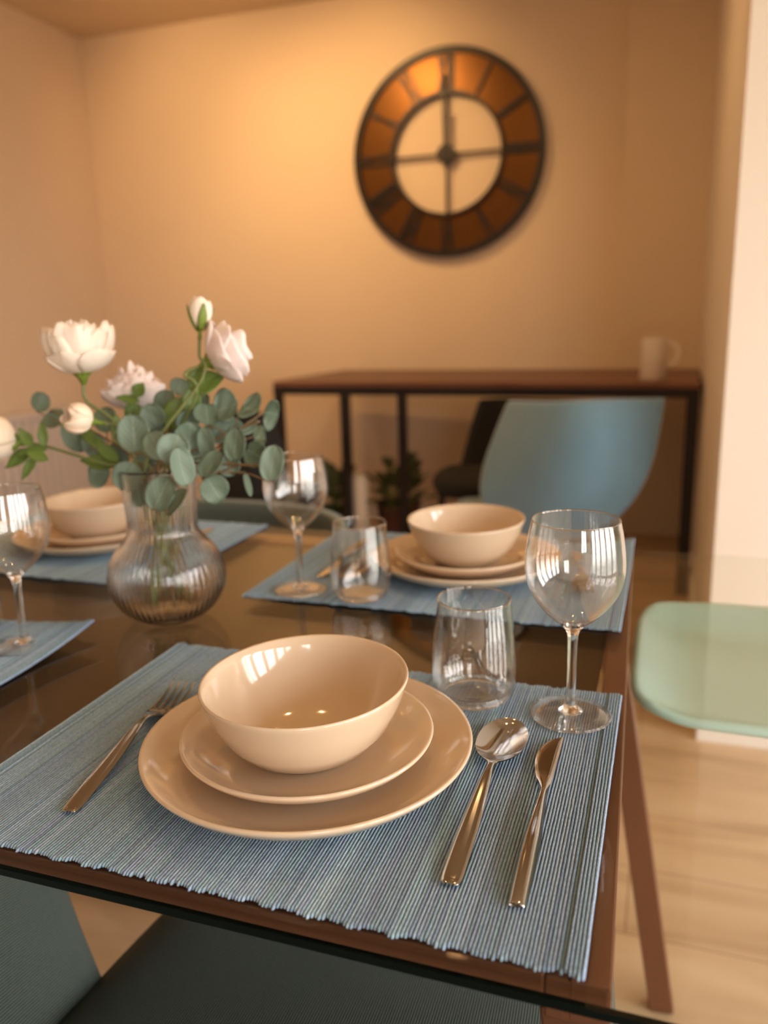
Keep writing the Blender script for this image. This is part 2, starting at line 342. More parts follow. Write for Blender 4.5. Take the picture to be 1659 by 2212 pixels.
for i, (a, b) in enumerate(WIN):
    f = MB(); f.box((X1+0.04, a, 0.15), (X1+0.11, a+0.05, 2.25)).box((X1+0.04, b-0.05, 0.15), (X1+0.11, b, 2.25)).box((X1+0.04, a+0.05, 0.15), (X1+0.11, b-0.05, 0.21)).box((X1+0.04, a+0.05, 2.19), (X1+0.11, b-0.05, 2.25))
    wf = struct('window_%d' % (i+1), f, M['trim'])
    MB().box((X1+0.07, a+0.05, 0.21), (X1+0.076, b-0.05, 2.19)).build('pane', M['pane'], wf, smooth=False)
struct('baseboard_front', MB().box((0.138, 1.705, 0), (X1, 1.72, 0.08)).box((0.138, 1.72, 0), (0.15, 3.78, 0.08)), M['trim'])
struct('baseboard_back', MB().box((X0, Y1-0.012, 0), (-0.22, Y1, 0.08)), M['trim'])
struct('baseboard_left', MB().box((X0, Y0, 0), (X0+0.012, Y1-0.012, 0.08)), M['trim'])

# ceiling spotlights (the wide fill ones are added, unseen lamps)
def spotlight(x, y, target, watts, size, label):
    t = thing('ceiling_spotlight', label, 'spotlight', (x, y, H), 0, 'warm ceiling spotlights')
    MB().lathe([(0, 0), (0.05, 0), (0.05, -0.02), (0, -0.02)], 24).build('base_plate', M['white_cer'], t, auto=0.6)
    d = (Vector(target)-Vector((x, y, H-0.09))).normalized()
    q = d.to_track_quat('-Z', 'Y').to_matrix().to_4x4(); Mx = Matrix.Translation((0, 0, -0.09))@q
    MB().tube([(0, 0, -0.02), (0, 0, -0.075)], 0.008).build('arm', M['white_cer'], t)
    b = MB().lathe([(0, 0.04), (0.036, 0.04), (0.042, -0.035), (0.037, -0.035), (0.033, 0.0), (0, 0.0)], 32); b.v = [Mx@p for p in b.v]
    hd = b.build('lamp_head', M['white_cer'], t, auto=0.6)
    b = MB().lathe([(0, -0.004), (0.03, -0.006), (0.03, -0.012), (0, -0.02)], 24); b.v = [Mx@p for p in b.v]
    b.build('bulb', M['bulb'], hd)
    L = bpy.data.lights.new('spot_beam', 'SPOT'); L.energy = watts; L.color = WARM; L.spot_size = size; L.spot_blend = 1.0; L.shadow_soft_size = 0.03
    o = bpy.data.objects.new('spot_beam', L); C.objects.link(o); o.matrix_world = Matrix.Translation(Vector((x, y, H-0.09))+d*0.045)@q
spotlight(-1.45, 2.60, (-1.5, Y1, 1.80), SPOT_W, 1.55, 'warm ceiling spotlight aimed at the wall beside the round clock')
spotlight(-2.30, 2.60, (-2.4, Y1, 2.0), SPOT_W*0.55, 1.55, 'warm ceiling spotlight aimed at the wall near the left corner')
spotlight(-0.75, 0.75, (-0.6, 0.6, 0.7), CEIL_W, 2.4, 'warm ceiling spotlight above the far side of the glass table')
spotlight(-0.1, 0.95, (-0.1, 0.7, 0.7), CEIL_W, 2.4, 'warm ceiling spotlight above the right end of the glass table')

spotlight(-0.55, 1.9, (-0.7, 3.1, 0.0), FILL_W, 2.6, 'added unseen warm fill spotlight over the space between the table and the desk')  # added fill that brightens the back wall and desk area
spotlight(-2.2, 1.5, (-2.6, 2.4, 0.0), FILL_W*0.7, 2.6, 'added unseen warm fill spotlight over the left side of the room')  # second added fill, for the left wall

# ------------------------------------------------------------------ wall clock with Roman numerals
clk = thing('wall_clock', 'large round wall clock with open centre, amber glass ring and dark Roman numerals', 'clock', (-1.06, Y1-0.03, 1.85))
RO, RI = 0.480, 0.272
def ring(r0, r1, y0, y1, n=96):
    b = MB(); v = []
    for k in range(n):
        a = 2*PI*k/n; c, s = math.cos(a), math.sin(a); v += [(r0*c, y0, r0*s), (r1*c, y0, r1*s), (r1*c, y1, r1*s), (r0*c, y1, r0*s)]
    f = []
    for k in range(n):
        p, q = 4*k, 4*((k+1) % n)
        f += [(p, p+1, q+1, q), (p+1, p+2, q+2, q+1), (p+2, p+3, q+3, q+2), (p+3, p, q, q+3)]
    return b.add(v, f)
ring(RO-0.028, RO, -0.02, 0.03).build('outer_rim', M['black_steel'], clk, auto=0.6)
ring(RI, RI+0.014, -0.02, 0.03).build('inner_rim', M['black_steel'], clk, auto=0.6)
ring(RI+0.012, RO-0.026, 0.0, 0.006).build('dial_ring', M['amber_mirror'], clk, auto=0.6)
rom = ['XII', 'I', 'II', 'III', 'IV', 'V', 'VI', 'VII', 'VIII', 'IX', 'X', 'XI']
for h, s in enumerate(rom):
    a = PI/2 - h*PI/6; b = MB(); wd = {'I': 0.018, 'V': 0.044, 'X': 0.044}; tot = sum(wd[c] for c in s); x = -tot/2
    r0, r1 = RI+0.018, RO-0.032
    def bar(xa, xb, th=0.011):   # stroke from the inner rim (xa) to the outer rim (xb)
        rad = Vector((math.cos(a), 0, math.sin(a))); tan = Vector((math.sin(a), 0, -math.cos(a)))
        b.beam(rad*r0+tan*xa+Vector((0, -0.006, 0)), rad*r1+tan*xb+Vector((0, -0.006, 0)), th, 0.008, tan)
    for c in s:
        w_ = wd[c]; m_ = x+w_/2
        if c == 'I': bar(m_, m_)
        if c == 'V': bar(m_, m_-w_*0.38, 0.014); bar(m_, m_+w_*0.38, 0.008)
        if c == 'X': bar(m_-w_*0.36, m_+w_*0.36, 0.008); bar(m_+w_*0.36, m_-w_*0.36, 0.014)
        x += w_
    b.build('numeral', M['black_steel'], clk, smooth=False)
for a in (0, PI/2, PI, 3*PI/2):
    d = Vector((math.cos(a), 0, math.sin(a))); MB().beam(d*0.03, d*(RI+0.005), 0.013, 0.01, d.cross(Vector((0, 1, 0)))).build('spoke', M['black_steel'], clk, smooth=False)
hb = MB(); hb.v = [Vector((0.052*math.cos(k*PI/4)*(1 if k % 2 == 0 else 0.86), y, 0.052*math.sin(k*PI/4)*(1 if k % 2 == 0 else 0.86))) for y in (-0.025, 0.02) for k in range(8)]
hb.f = [tuple(range(8)), tuple(range(15, 7, -1))]+[(k, k+8, (k+1) % 8+8, (k+1) % 8) for k in range(8)]
hb.build('hub', M['black_steel'], clk, smooth=False)
MB().beam((0, -0.026, -0.02), (0.008, -0.026, 0.20), 0.018, 0.004, Vector((1, 0, 0))).build('hour_hand', M['black_steel'], clk, smooth=False)
MB().beam((0, -0.031, -0.04), (-0.014, -0.031, 0.37), 0.011, 0.004, Vector((1, 0, 0))).build('minute_hand', M['black_steel'], clk, smooth=False)

# ------------------------------------------------------------------ desk against the back wall
dk = thing('desk', 'long dark wooden desk on a black steel frame against the back wall', 'desk', (-0.745, 2.89, 0), -0.035)
DW, DD, DH = 1.76, 0.78, 0.82
MB().box((-DW/2, 0, DH-0.022), (DW/2, DD, DH)).build('desktop', M['desk_wood'], dk, smooth=False, bevel=0.003)
fr = MB()
for y in (0.0, DD-0.035): fr.box((-DW/2, y, DH-0.057), (DW/2, y+0.035, DH-0.022))
for x in (-DW/2, DW/2-0.04): fr.box((x, 0.035, DH-0.057), (x+0.04, DD-0.035, DH-0.022))
fr.build('desk_frame', M['black_steel'], dk, smooth=False)
for x in (-DW/2, -DW/2+0.318, -DW/2+0.58, DW/2-0.045):
    for y in ((0.0, DD-0.04) if abs(x) > 0.8 else (0.0,)):
        w_ = 0.045 if x > 0.7 else 0.032
        MB().box((x, y, 0), (x+w_, y+0.04, DH-0.057)).build('leg', M['black_steel'], dk, smooth=False, bevel=0.002)
mg = thing('mug', 'white mug with a handle standing on the right end of the wooden desk', 'mug', (-0.035, 3.02, DH), 0)
MB().lathe([(0, 0), (0.047, 0), (0.05, 0.004), (0.049, 0.15), (0.0515, 0.158), (0.047, 0.158), (0.045, 0.15), (0.045, 0.01), (0, 0.008)], 40).build('cup', M['white_cer'], mg, auto=0.7)
MB().tube([(0.045, 0, 0.135)]+[(0.052+0.038*math.sin(a), 0, 0.095+0.042*math.cos(a)) for a in [i*PI/8 for i in range(9)]]+[(0.045, 0, 0.05)], 0.007).build('handle', M['white_cer'], mg)

# ------------------------------------------------------------------ radiator on the left wall
rd = thing('radiator', 'white ribbed radiator mounted low on the left wall', 'radiator', (X0+0.002, 3.0, 0.1))
rb = MB(); nn = 26
for i in range(nn): y = -1.0+2*0.72*i/(nn-1)*1.0; rb.box((0.03, y-0.017, 0), (0.10, y+0.017, 0.53))
rb.build('panel', M['radiator'], rd, smooth=False, bevel=0.006)
MB().box((0.02, -1.03, 0.53), (0.11, 0.46, 0.555)).build('top_grille', M['radiator'], rd, smooth=False, bevel=0.004)
for yb in (-0.9, 0.3): MB().box((0.0, yb, 0.15), (0.03, yb+0.04, 0.45)).build('bracket', M['radiator'], rd, smooth=False)

# ------------------------------------------------------------------ houseplants under the desk
def houseplant(x, y, hp, hf, rf, label, seed):
    R = random.Random(seed); t = thing('potted_plant', label, 'plant', (x, y, 0), 0, 'potted plants under the desk')
    MB().lathe([(0, 0), (0.075, 0), (0.10, hp), (0.105, hp), (0.105, hp+0.02), (0.09, hp+0.02), (0.085, hp-0.03), (0, hp-0.03)], 32).build('pot', M['terracotta'], t, auto=0.6)
    b = MB(); st = MB()
    for i in range(60):
        a = R.random()*2*PI; el = R.uniform(0.25, 1.25); L = R.uniform(0.5, 1)*hf
        d = Vector((math.cos(a)*math.cos(el)*rf/hf*1.3, math.sin(a)*math.cos(el)*rf/hf*1.3, math.sin(el)))*L
        p0 = Vector((0, 0, hp-0.03)); p1 = p0+d; st.tube([p0, p0+d*0.5+Vector((0, 0, 0.02)), p1], 0.002, 5)
        side = d.cross(Vector((0, 0, 1))).normalized(); al = d.normalized(); w = R.uniform(0.022, 0.038); l = R.uniform(0.06, 0.11)
        def fn(u, v): s = math.sin(PI*v)**0.7*w*(2*u-1); return p1 - al*l*0.3 + al*l*v + side*s + Vector((0, 0, -0.02*v*v+0.3*abs(s)))
        b.grid(fn, 4, 6, 0.0008)
    b.build('foliage', M['plant'], t); st.build('stems', M['stem'], t)
houseplant(-1.12, 3.12, 0.24, 0.26, 0.13, 'bushy green plant in a dark red pot under the desk between two inner legs', 3)
houseplant(-1.40, 3.05, 0.20, 0.28, 0.12, 'olive leafy plant in a dark pot under the left end of the desk', 5)
cv = MB().lathe([(0, 0), (0.035, 0), (0.04, 0.02), (0.04, 0.36), (0.03, 0.40), (0.022, 0.40), (0.03, 0.35), (0.03, 0.02), (0, 0.015)], 32).build('floor_vase', M['white_cer'], auto=0.7)
cv.location = (-1.255, 2.99, 0); tag(cv, 'slim white floor vase standing between the plants under the desk', 'vase')

# ------------------------------------------------------------------ chairs in the background
def rr_outline(u, w, h, r):          # rounded rectangle border radius factor
    return u
def shell_sheet(pts, thick, mtl, name, parent, nu=16, nv=14, sub=1):
    """pts: rows of (left, mid, right) control points from bottom to top; a curved padded sheet"""
    rows = [spline([tuple(p) for p in r], nu) for r in pts]
    cols = [spline([rows[j][i] for j in range(len(rows))], nv) for i in range(nu+1)]
    b = MB(); b.grid(lambda u, v: cols[round(u*nu)][round(v*nv)], nu, nv, thick)
    return b.build(name, mtl, parent, sub=sub)
# blue velvet chair seen from behind
bc = thing('upholstered_chair', 'blue velvet chair with a winged back standing between the table and the desk', 'chair', (-0.30, 2.12, 0), 0)
o_ = Vector((-0.30, 2.12, 0))
def B(u, v, y): return on_y(u, v, y)-o_
shell_sheet([[B(1075, 1130, 2.03), B(1180, 1150, 2.0), B(1285, 1140, 1.98)],
             [B(1052, 1075, 2.03), B(1210, 1085, 1.93), B(1352, 1083, 1.97)],
             [B(1062, 1010, 2.06), B(1230, 1010, 1.90), B(1392, 1010, 1.98)],
             [B(1090, 935, 2.08), B(1255, 930, 1.90), B(1410, 925, 2.0)],
             [B(1118, 872, 2.10), B(1260, 874, 1.93), B(1422, 862, 2.03)]], -0.045, M['blue_velvet'], 'backrest', bc)
def seatfn(cx, cy, w, d, z, rz, dome=0.02):
    def fn(u, v):
        x = 2*u-1; y = 2*v-1
        xs = x*math.sqrt(1-y*y*0.32); ys = y*math.sqrt(1-x*x*0.32)
        px, py = xs*w/2, ys*d/2; e = max(abs(x), abs(y))**6
        return (cx+px*math.cos(rz)-py*math.sin(rz), cy+px*math.sin(rz)+py*math.cos(rz), z-dome*e*0.8)
    return fn
MB().grid(seatfn(-0.08, 0.10, 0.48, 0.46, 0.485, 0.5), 14, 14, 0.07).build('seat', M['blue_velvet'], bc, sub=1)
for (x, y) in ((-0.27, 0.13), (-0.02, -0.09), (0.10, 0.10), (-0.12, 0.30)):
    MB().tube([(x, y, 0.42), (x*1.25, y*1.25, 0)], [0.014, 0.009]).build('leg', M['black_steel'], bc)
# black chairs
def black_chair(label, loc, rows, seat, legs, th):
    t = thing('black_chair', label, 'chair', loc, 0); O = Vector(loc)
    shell_sheet([[on_y(*p)-O for p in r] for r in rows], th, M['black_fabric'], 'backrest', t)
    (cx, cy, w, d, z, rz) = seat
    MB().grid(seatfn(cx-loc[0], cy-loc[1], w, d, z, rz), 14, 14, 0.06).build('seat', M['black_fabric'], t, sub=1)
    for (x, y) in legs:
        MB().tube([(x, y, z-0.05), (x*1.2, y*1.2, 0)], [0.012, 0.009]).build('leg', M['black_steel'], t)
    return t
black_chair('black chair pushed under the desk, seen behind the blue velvet chair', (-0.50, 2.62, 0),
    [[(1000, 1008, 2.60), (1100, 1010, 2.72), (1240, 1005, 2.60)], [(1012, 960, 2.66), (1110, 960, 2.76), (1250, 960, 2.66)], [(1030, 900, 2.70), (1120, 900, 2.79), (1255, 900, 2.70)], [(1042, 862, 2.72), (1130, 860, 2.80), (1250, 862, 2.72)]],
    (-0.55, 2.50, 0.46, 0.44, 0.535, 0.15), ((-0.22, -0.2), (0.10, -0.2), (-0.2, 0.06), (0.10, 0.06)), 0.04)
black_chair('black chair at the left end of the desk, half hidden behind the flowers', (-1.42, 2.25, 0),
    [[(470, 1075, 2.2), (540, 1078, 2.14), (620, 1072, 2.2)], [(468, 1010, 2.2), (540, 1012, 2.13), (622, 1005, 2.2)], [(472, 950, 2.22), (540, 950, 2.15), (612, 950, 2.22)], [(480, 890, 2.24), (540, 885, 2.17), (588, 893, 2.24)]],
    (-1.42, 2.40, 0.42, 0.42, 0.46, 0), ((-0.15, 0.0), (0.15, 0.0), (-0.15, 0.28), (0.15, 0.28)), 0.04)

# ------------------------------------------------------------------ glass dining table
TX0, TX1, TY0, TY1, TZ = -1.30, 0.42, -0.006, 0.815, 0.748
tb = thing('dining_table', 'long dining table with a clear glass top on a brown metal frame', 'table', (-0.44, 0.405, 0))
to = Vector((-0.44, 0.405, 0))
def tbx(a, b): return MB().box(Vector(a)-to, Vector(b)-to)
tbx((TX0, TY0, TZ-0.010), (TX1, TY1, TZ)).build('glass_top', M['table_glass'], tb, smooth=False)
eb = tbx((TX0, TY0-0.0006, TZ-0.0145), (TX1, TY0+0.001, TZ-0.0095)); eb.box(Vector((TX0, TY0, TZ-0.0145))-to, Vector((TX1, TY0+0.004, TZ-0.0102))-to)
eb.build('painted_dark_edge', M['edge'], tb, smooth=False)  # black strip paints the dark internal reflection of the glass's lower edge
FX0, FX1, FY0, FY1 = -1.02, 0.012, 0.012, 0.812
zt = TZ-0.0115
fb = MB()
for (a, b) in (((FX0, FY0, zt-0.016), (FX1-0.034, FY0+0.045, zt)), ((FX0, FY1-0.045, zt-0.016), (FX1-0.04, FY1, zt)), ((FX0-0.036, FY0, zt-0.03), (FX0, FY1, zt))):
    fb.box(Vector(a)-to, Vector(b)-to)
fb.beam(Vector((0.002, FY0, zt-0.013))-to, Vector((-0.022, FY1, zt-0.013))-to, 0.022, 0.026)
fb.box(Vector((FX1-0.034, FY0, zt-0.028))-to, Vector((FX1, FY0+0.05, zt-0.001))-to)
fb.build('top_frame', M['brown_metal'], tb, smooth=False, bevel=0.0015)
tbx((FX0+0.002, FY0+0.047, zt-0.014), (FX1-0.038, FY1-0.047, zt-0.004)).build('extension_leaf', M['dark_leaf'], tb, smooth=False)
for (xt, xb) in ((-0.050, 0.064), (-0.958, -1.072)):
    for y in (FY0+0.022, 0.800):
        if y < 0.1: xt += 0.042 if xt > -0.5 else -0.042
        elif xt > -0.02 or xt < -0.99: xt -= 0.042 if xt > -0.5 else -0.042
        MB().beam(Vector((xt, y, zt-0.03))-to, Vector((xb, y, 0))-to, 0.036, 0.024).build('leg', M['brown_metal'], tb, smooth=False, bevel=0.002)

# ------------------------------------------------------------------ dining chairs (dark green tub chairs)
def uvset(o, nu, nv, su=1, sv=1):
    me = o.data; uvl = me.uv_layers.new(name='UVMap'); W = nu+1; N = (nu+1)*(nv+1)
    for lp in me.loops:
        k = lp.vertex_index % N; uvl.data[lp.index].uv = ((k % W)/nu*su, (k//W)/nv*sv)
def tub_chair(label, loc, rz):
    t = thing('tub_chair', label, 'chair', loc, rz)
    # seat cushion, centred; faces +y
    nu = nv = 24
    def sf(u, v):
        x = 2*u-1; y = 2*v-1; w = 0.250-0.004*y
        xs = x*math.sqrt(1-y*y*0.10); ys = y*math.sqrt(1-x*x*0.10); e = max(abs(x), abs(y))**8
        return (xs*w, 0.06+ys*0.25, 0.47-0.022*e)
    s = MB().grid(sf, nu, nv, 0.07).build('seat', M['chair_rib_u'], t); uvset(s, nu, nv)
    # wrap-around back: U-shaped path, flares outwards
    path = spline([(-0.240, 0.135), (-0.25, -0.02), (-0.235, -0.16), (-0.15, -0.245), (0, -0.27), (0.15, -0.245), (0.225, -0.16), (0.236, -0.02), (0.228, 0.06)], 48)
    nu2, nv2 = 48, 12
    def bf(u, v):
        x, y = path[round(u*nu2)]; e = abs(2*u-1); hgt = 0.262-(0.05 if u < 0.5 else 0.16)*e**4; fl = 0.035*v
        L = math.hypot(x, y); bulge = 0.02*math.sin(PI*v)
        return (x*(1+(fl+bulge)/L*1.0), y*(1+(fl+bulge)/L*0.7)-0.03*v*(e > 0.75), 0.435+(hgt+0.02)*v)
    k = MB().grid(bf, nu2, nv2, -0.022).build('backrest', M['chair_rib_v'], t); uvset(k, nu2, nv2, 1, 1)
    for (x, y) in ((-0.17, 0.22), (0.17, 0.22), (-0.16, -0.14), (0.16, -0.14)):
        MB().tube([(x, y, 0.405), (x*1.25, y*1.2, 0)], [0.016, 0.011]).build('leg', M['black_steel'], t)
    return t
tub_chair('dark green ribbed tub chair tucked under the near side of the glass table', (-0.232, 0.055, 0), 0)
fc = tub_chair('dark green ribbed tub chair at the far side of the table behind the vase', (-0.80, 0.80, 0), PI)

# mint chair at the right end
mc = thing('plastic_chair', 'mint green moulded plastic chair at the right end of the glass table', 'chair', (0.26, 0.69, 0))
mo = Vector((0.26, 0.69, 0))
MZ = 0.652
def mf(u, v):
    x = 2*u-1; y = 2*v-1
    n = 8.0; m_ = max(abs(x), abs(y)); L = (abs(x)**n+abs(y)**n)**(1/n) if m_ > 0 else 1
    k_ = m_/L if L > 0 else 1
    xs, ys = x*k_, y*k_
    X = 0.234+xs*0.231; Y = 0.642+ys*0.158
    rise = max(0, (-xs-0.72)/0.28); rf = max(0, (ys-0.70)/0.30)
    z = MZ + 0.024*rise**1.6 + 0.034*rf**2 - 0.012*(1-xs*xs)*(1-ys*ys)
    z += 0.012*max(0, (-ys-0.75)/0.25)**2
    return Vector((X, Y, z))-mo
MB().grid(mf, 40, 40, 0.012).build('seat', M['mint'], mc, sub=1)
shell_sheet([[(0.18, -0.16, 0.60), (0.235, 0.0, 0.60), (0.18, 0.16, 0.60)], [(0.24, -0.19, 0.72), (0.29, 0, 0.72), (0.24, 0.19, 0.72)],
             [(0.28, -0.20, 0.86), (0.33, 0, 0.86), (0.28, 0.20, 0.86)], [(0.31, -0.15, 0.96), (0.36, 0, 0.97), (0.31, 0.15, 0.96)]], 0.012, M['mint'], 'backrest', mc)
for (x, y) in ((0.09, -0.10), (0.09, 0.12), (0.19, -0.10), (0.19, 0.12)):
    MB().tube([(x, y, MZ-0.03), (x*1.45, y*1.5, 0)], [0.013, 0.010]).build('leg', M['mint'], mc)

# ------------------------------------------------------------------ woven placemats with modelled ribs
NR = 204
def placemat(label, loc, rz, corner=None, seed=1, D=0.332, W=0.45, lod=1.0):
    R = random.Random(seed); ny = int(44*lod); nc = 5
    rs = []
    hem = 5
    pitch = W/NR
    rid = 0; base = []
    cur = (0.235, 0.335, 0.43)
    phase = R.random()*10
    verts = []; faces = []; cols = []
    pal = [(0.255, 0.385, 0.505), (0.305, 0.455, 0.59), (0.37, 0.525, 0.66), (0.225, 0.345, 0.455)]
    def wave(x, y):
        z = 0.0006*math.sin(x*17+phase)*math.sin(y*11+phase*1.7)+0.0006
        if corner:
            cx, cy, hgt, rad = corner; d = math.hypot(x-cx, y-cy); z += hgt*max(0, 1-d/rad)**2
        return z
    tone = 1.0
    for i in range(NR):
        if R.random() < 0.12: tone = R.uniform(0.9, 1.1)
        wide = 1.0
        base_c = pal[1] if R.random() < 0.7 else R.choice(pal)
        c = tuple(q*tone*R.uniform(0.94, 1.06) for q in base_c)
        x = -W/2+(i+0.5)*pitch; hw = pitch*0.50; h = 0.0016
        if i < hem or i >= NR-hem: h = 0.0021; 
        if i in (hem, NR-1-hem): h = 0.0012; c = tuple(q*0.82 for q in c)
        if i in (0, NR-1): c = tuple(q*1.25 for q in c)
        e0 = R.uniform(-0.0012, 0.0012)+0.0012*math.sin(i*0.55); e1 = R.uniform(-0.0012, 0.0012)+0.0010*math.sin(i*0.7)
        wob = [R.uniform(-0.00012, 0.00012) for _ in range(ny+1)]
        n0 = len(verts)
        for j in range(ny+1):
            t = j/ny; y = -D/2+e0+(D+e1-e0)*t
            endf = 1.0
            hh = h
            if j == 0 or j == ny: endf = 0.55; hh = h*0.55
            if j == 1 or j == ny-1: hh = h*1.25; endf = 1.1; y = (-D/2+e0+0.0016) if j == 1 else (D/2+e1-0.0016)
            if j == 0: y = -D/2+e0
            z0 = wave(x, y)
            for k in range(nc):
                a = PI*k/(nc-1)
                verts.append((x+wob[j]-math.cos(a)*hw*endf, y, z0+math.sin(a)*hh+0.0002)); 
                sh = 0.36+0.64*math.sin(a)  # rib sides coloured darker, shade of the gaps painted in
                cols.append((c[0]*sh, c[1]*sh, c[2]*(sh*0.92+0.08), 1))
        for j in range(ny):
            for k in range(nc-1):
                a_ = n0+j*nc+k; faces.append((a_, a_+1, a_+nc+1, a_+nc))
        faces.append(tuple(n0+k for k in range(nc-1, -1, -1))); faces.append(tuple(n0+ny*nc+k for k in range(nc)))
    # backing sheet
    n0 = len(verts); nx_, ny_ = 30, 22
    for j in range(ny_+1):
        for i in range(nx_+1):
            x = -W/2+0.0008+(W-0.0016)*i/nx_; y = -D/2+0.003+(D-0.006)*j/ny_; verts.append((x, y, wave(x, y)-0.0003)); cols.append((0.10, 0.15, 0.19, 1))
    for j in range(ny_):
        for i in range(nx_): a_ = n0+j*(nx_+1)+i; faces.append((a_, a_+nx_+1, a_+nx_+2, a_+1))
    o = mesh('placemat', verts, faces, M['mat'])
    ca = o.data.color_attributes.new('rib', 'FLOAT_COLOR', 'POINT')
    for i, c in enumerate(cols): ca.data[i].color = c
    o.location = loc; o.rotation_euler = (0, 0, rz)
    return tag(o, label, 'placemat', 'blue ribbed placemats')
MZ0 = TZ+0.0004
D_ = 0.332
placemat('blue ribbed placemat nearest the camera, under the front bowl and cutlery', (-0.225, 0.166, MZ0), 0, None, 1)
placemat('blue ribbed placemat across the table under the far right bowl', (-0.235, 0.652, MZ0), 0, (0.225, 0.166, 0.014, 0.12), 2)
placemat('blue ribbed placemat at the left edge of the photo under a wine glass', (-0.785, 0.172, MZ0), 0, (0.225, 0.166, 0.013, 0.15), 3)
placemat('blue ribbed placemat at the far left behind the vase', (-0.815, 0.652, MZ0), 0, None, 4)

# ------------------------------------------------------------------ crockery
TOP = TZ+0.0034
def big_plate_mesh(b): return b.lathe([(0, 0.0008), (0.070, 0.0008), (0.074, 0), (0.078, 0.002), (0.100, 0.0065), (0.117, 0.0145), (0.1225, 0.0205), (0.1235, 0.0225), (0.1228, 0.0240), (0.1205, 0.0235), (0.115, 0.0185), (0.100, 0.0110), (0.085, 0.0075), (0.070, 0.0062), (0, 0.0060)], 128)
def small_plate_mesh(b): return b.lathe([(0, 0.0008), (0.050, 0.0008), (0.054, 0), (0.058, 0.002), (0.075, 0.0065), (0.089, 0.0155), (0.0938, 0.0205), (0.0946, 0.0223), (0.0938, 0.0236), (0.0918, 0.0230), (0.086, 0.0175), (0.073, 0.0105), (0.060, 0.0072), (0.050, 0.0062), (0, 0.0060)], 128)
def bowl_mesh(b): return b.lathe([(0, 0.001), (0.034, 0.001), (0.0365, 0), (0.0385, 0.0015), (0.052, 0.010), (0.064, 0.0225), (0.0735, 0.040), (0.0785, 0.0545), (0.0795, 0.0572), (0.0788, 0.0588), (0.0768, 0.0580), (0.0745, 0.0515), (0.069, 0.038), (0.060, 0.0235), (0.048, 0.0125), (0.034, 0.0062), (0, 0.0045)], 128, sx=0.958, sy=1.035)
big0 = big_plate_mesh(MB()).build('dinner_plate', M['ceramic']); small0 = small_plate_mesh(MB()).build('side_plate', M['ceramic']); bowl0 = bowl_mesh(MB()).build('bowl', M['ceramic'])
# ------------------------------------------------------------------ cutlery from cross-section stations (y, left, right, z, dish, thickness)
def cutlery(stations, n=60, nx=10, rnd=0.5):
    st = spline(stations, n); b = MB()
    def top(u, v):
        y, l, r, z, dish, th = st[round(v*n)]; x = l+(r-l)*u; s = 2*u-1
        return (x, y, z+th*(1-abs(s)**4*rnd)-dish*(1-s*s))
    def bot(u, v):
        y, l, r, z, dish, th = st[round(v*n)]; x = l+(r-l)*u; s = 2*u-1
        return (x, y, z-dish*(1-s*s)+th*abs(s)**4*rnd*0.4)
    W = nx+1; v = [top(i/nx, j/n) for j in range(n+1) for i in range(W)]; N = len(v); v += [bot(i/nx, j/n) for j in range(n+1) for i in range(W)]
    f = [(j*W+i, j*W+i+1, (j+1)*W+i+1, (j+1)*W+i) for j in range(n) for i in range(nx)]
    f += [tuple(reversed([a+N for a in q])) for q in list(f)]
    rim = [i for i in range(W)] + [j*W+nx for j in range(1, n+1)] + [n*W+i for i in range(nx-1, -1, -1)] + [j*W for j in range(n-1, 0, -1)]
    f += [(rim[(k+1) % len(rim)], rim[k], rim[k]+N, rim[(k+1) % len(rim)]+N) for k in range(len(rim))]
    return b.add(v, f)
# local frame: y along the piece, origin at the handle end
sp_b = cutlery([(0, -0.0035, 0.0035, 0.0004, 0, 0.0018), (0.002, -0.0055, 0.0055, 0.0004, 0, 0.0022), (0.012, -0.0065, 0.0065, 0.0008, 0, 0.0024), (0.06, -0.0060, 0.0060, 0.005, 0, 0.0026), (0.10, -0.0040, 0.0040, 0.0085, 0, 0.0030),
                (0.118, -0.0026, 0.0026, 0.0095, 0, 0.0032), (0.126, -0.0040, 0.0040, 0.0095, 0.0004, 0.0026), (0.136, -0.0120, 0.0120, 0.0090, 0.0030, 0.0014), (0.150, -0.0175, 0.0175, 0.0080, 0.0058, 0.0010),
                (0.168, -0.0192, 0.0192, 0.0072, 0.0066, 0.0010), (0.184, -0.0172, 0.0172, 0.0066, 0.0056, 0.0010), (0.196, -0.0115, 0.0115, 0.0064, 0.0032, 0.0010), (0.2015, -0.0050, 0.0050, 0.0066, 0.0008, 0.0010), (0.203, -0.0006, 0.0006, 0.0066, 0, 0.0008)], 110, 20, 0.35)
kn_b = cutlery([(0, -0.0035, 0.0035, 0.0003, 0, 0.002), (0.002, -0.0052, 0.0052, 0.0003, 0, 0.003), (0.03, -0.0062, 0.0062, 0.0003, 0, 0.0058), (0.06, -0.0060, 0.0056, 0.0006, 0, 0.0072), (0.09, -0.0044, 0.0040, 0.0012, 0, 0.0070),
                (0.108, -0.0034, 0.0030, 0.002, 0, 0.0055), (0.118, -0.0040, 0.0030, 0.0025, 0, 0.0034), (0.135, -0.0085, 0.0036, 0.0025, 0, 0.0016), (0.155, -0.0120, 0.0042, 0.0023, 0, 0.0012), (0.172, -0.0115, 0.0045, 0.0021, 0, 0.0012), (0.188, -0.0062, 0.0046, 0.0019, 0, 0.0011), (0.1955, 0.0015, 0.0044, 0.0018, 0, 0.001), (0.1975, 0.0038, 0.0043, 0.0018, 0, 0.0008)], 90, 14, 0.8)
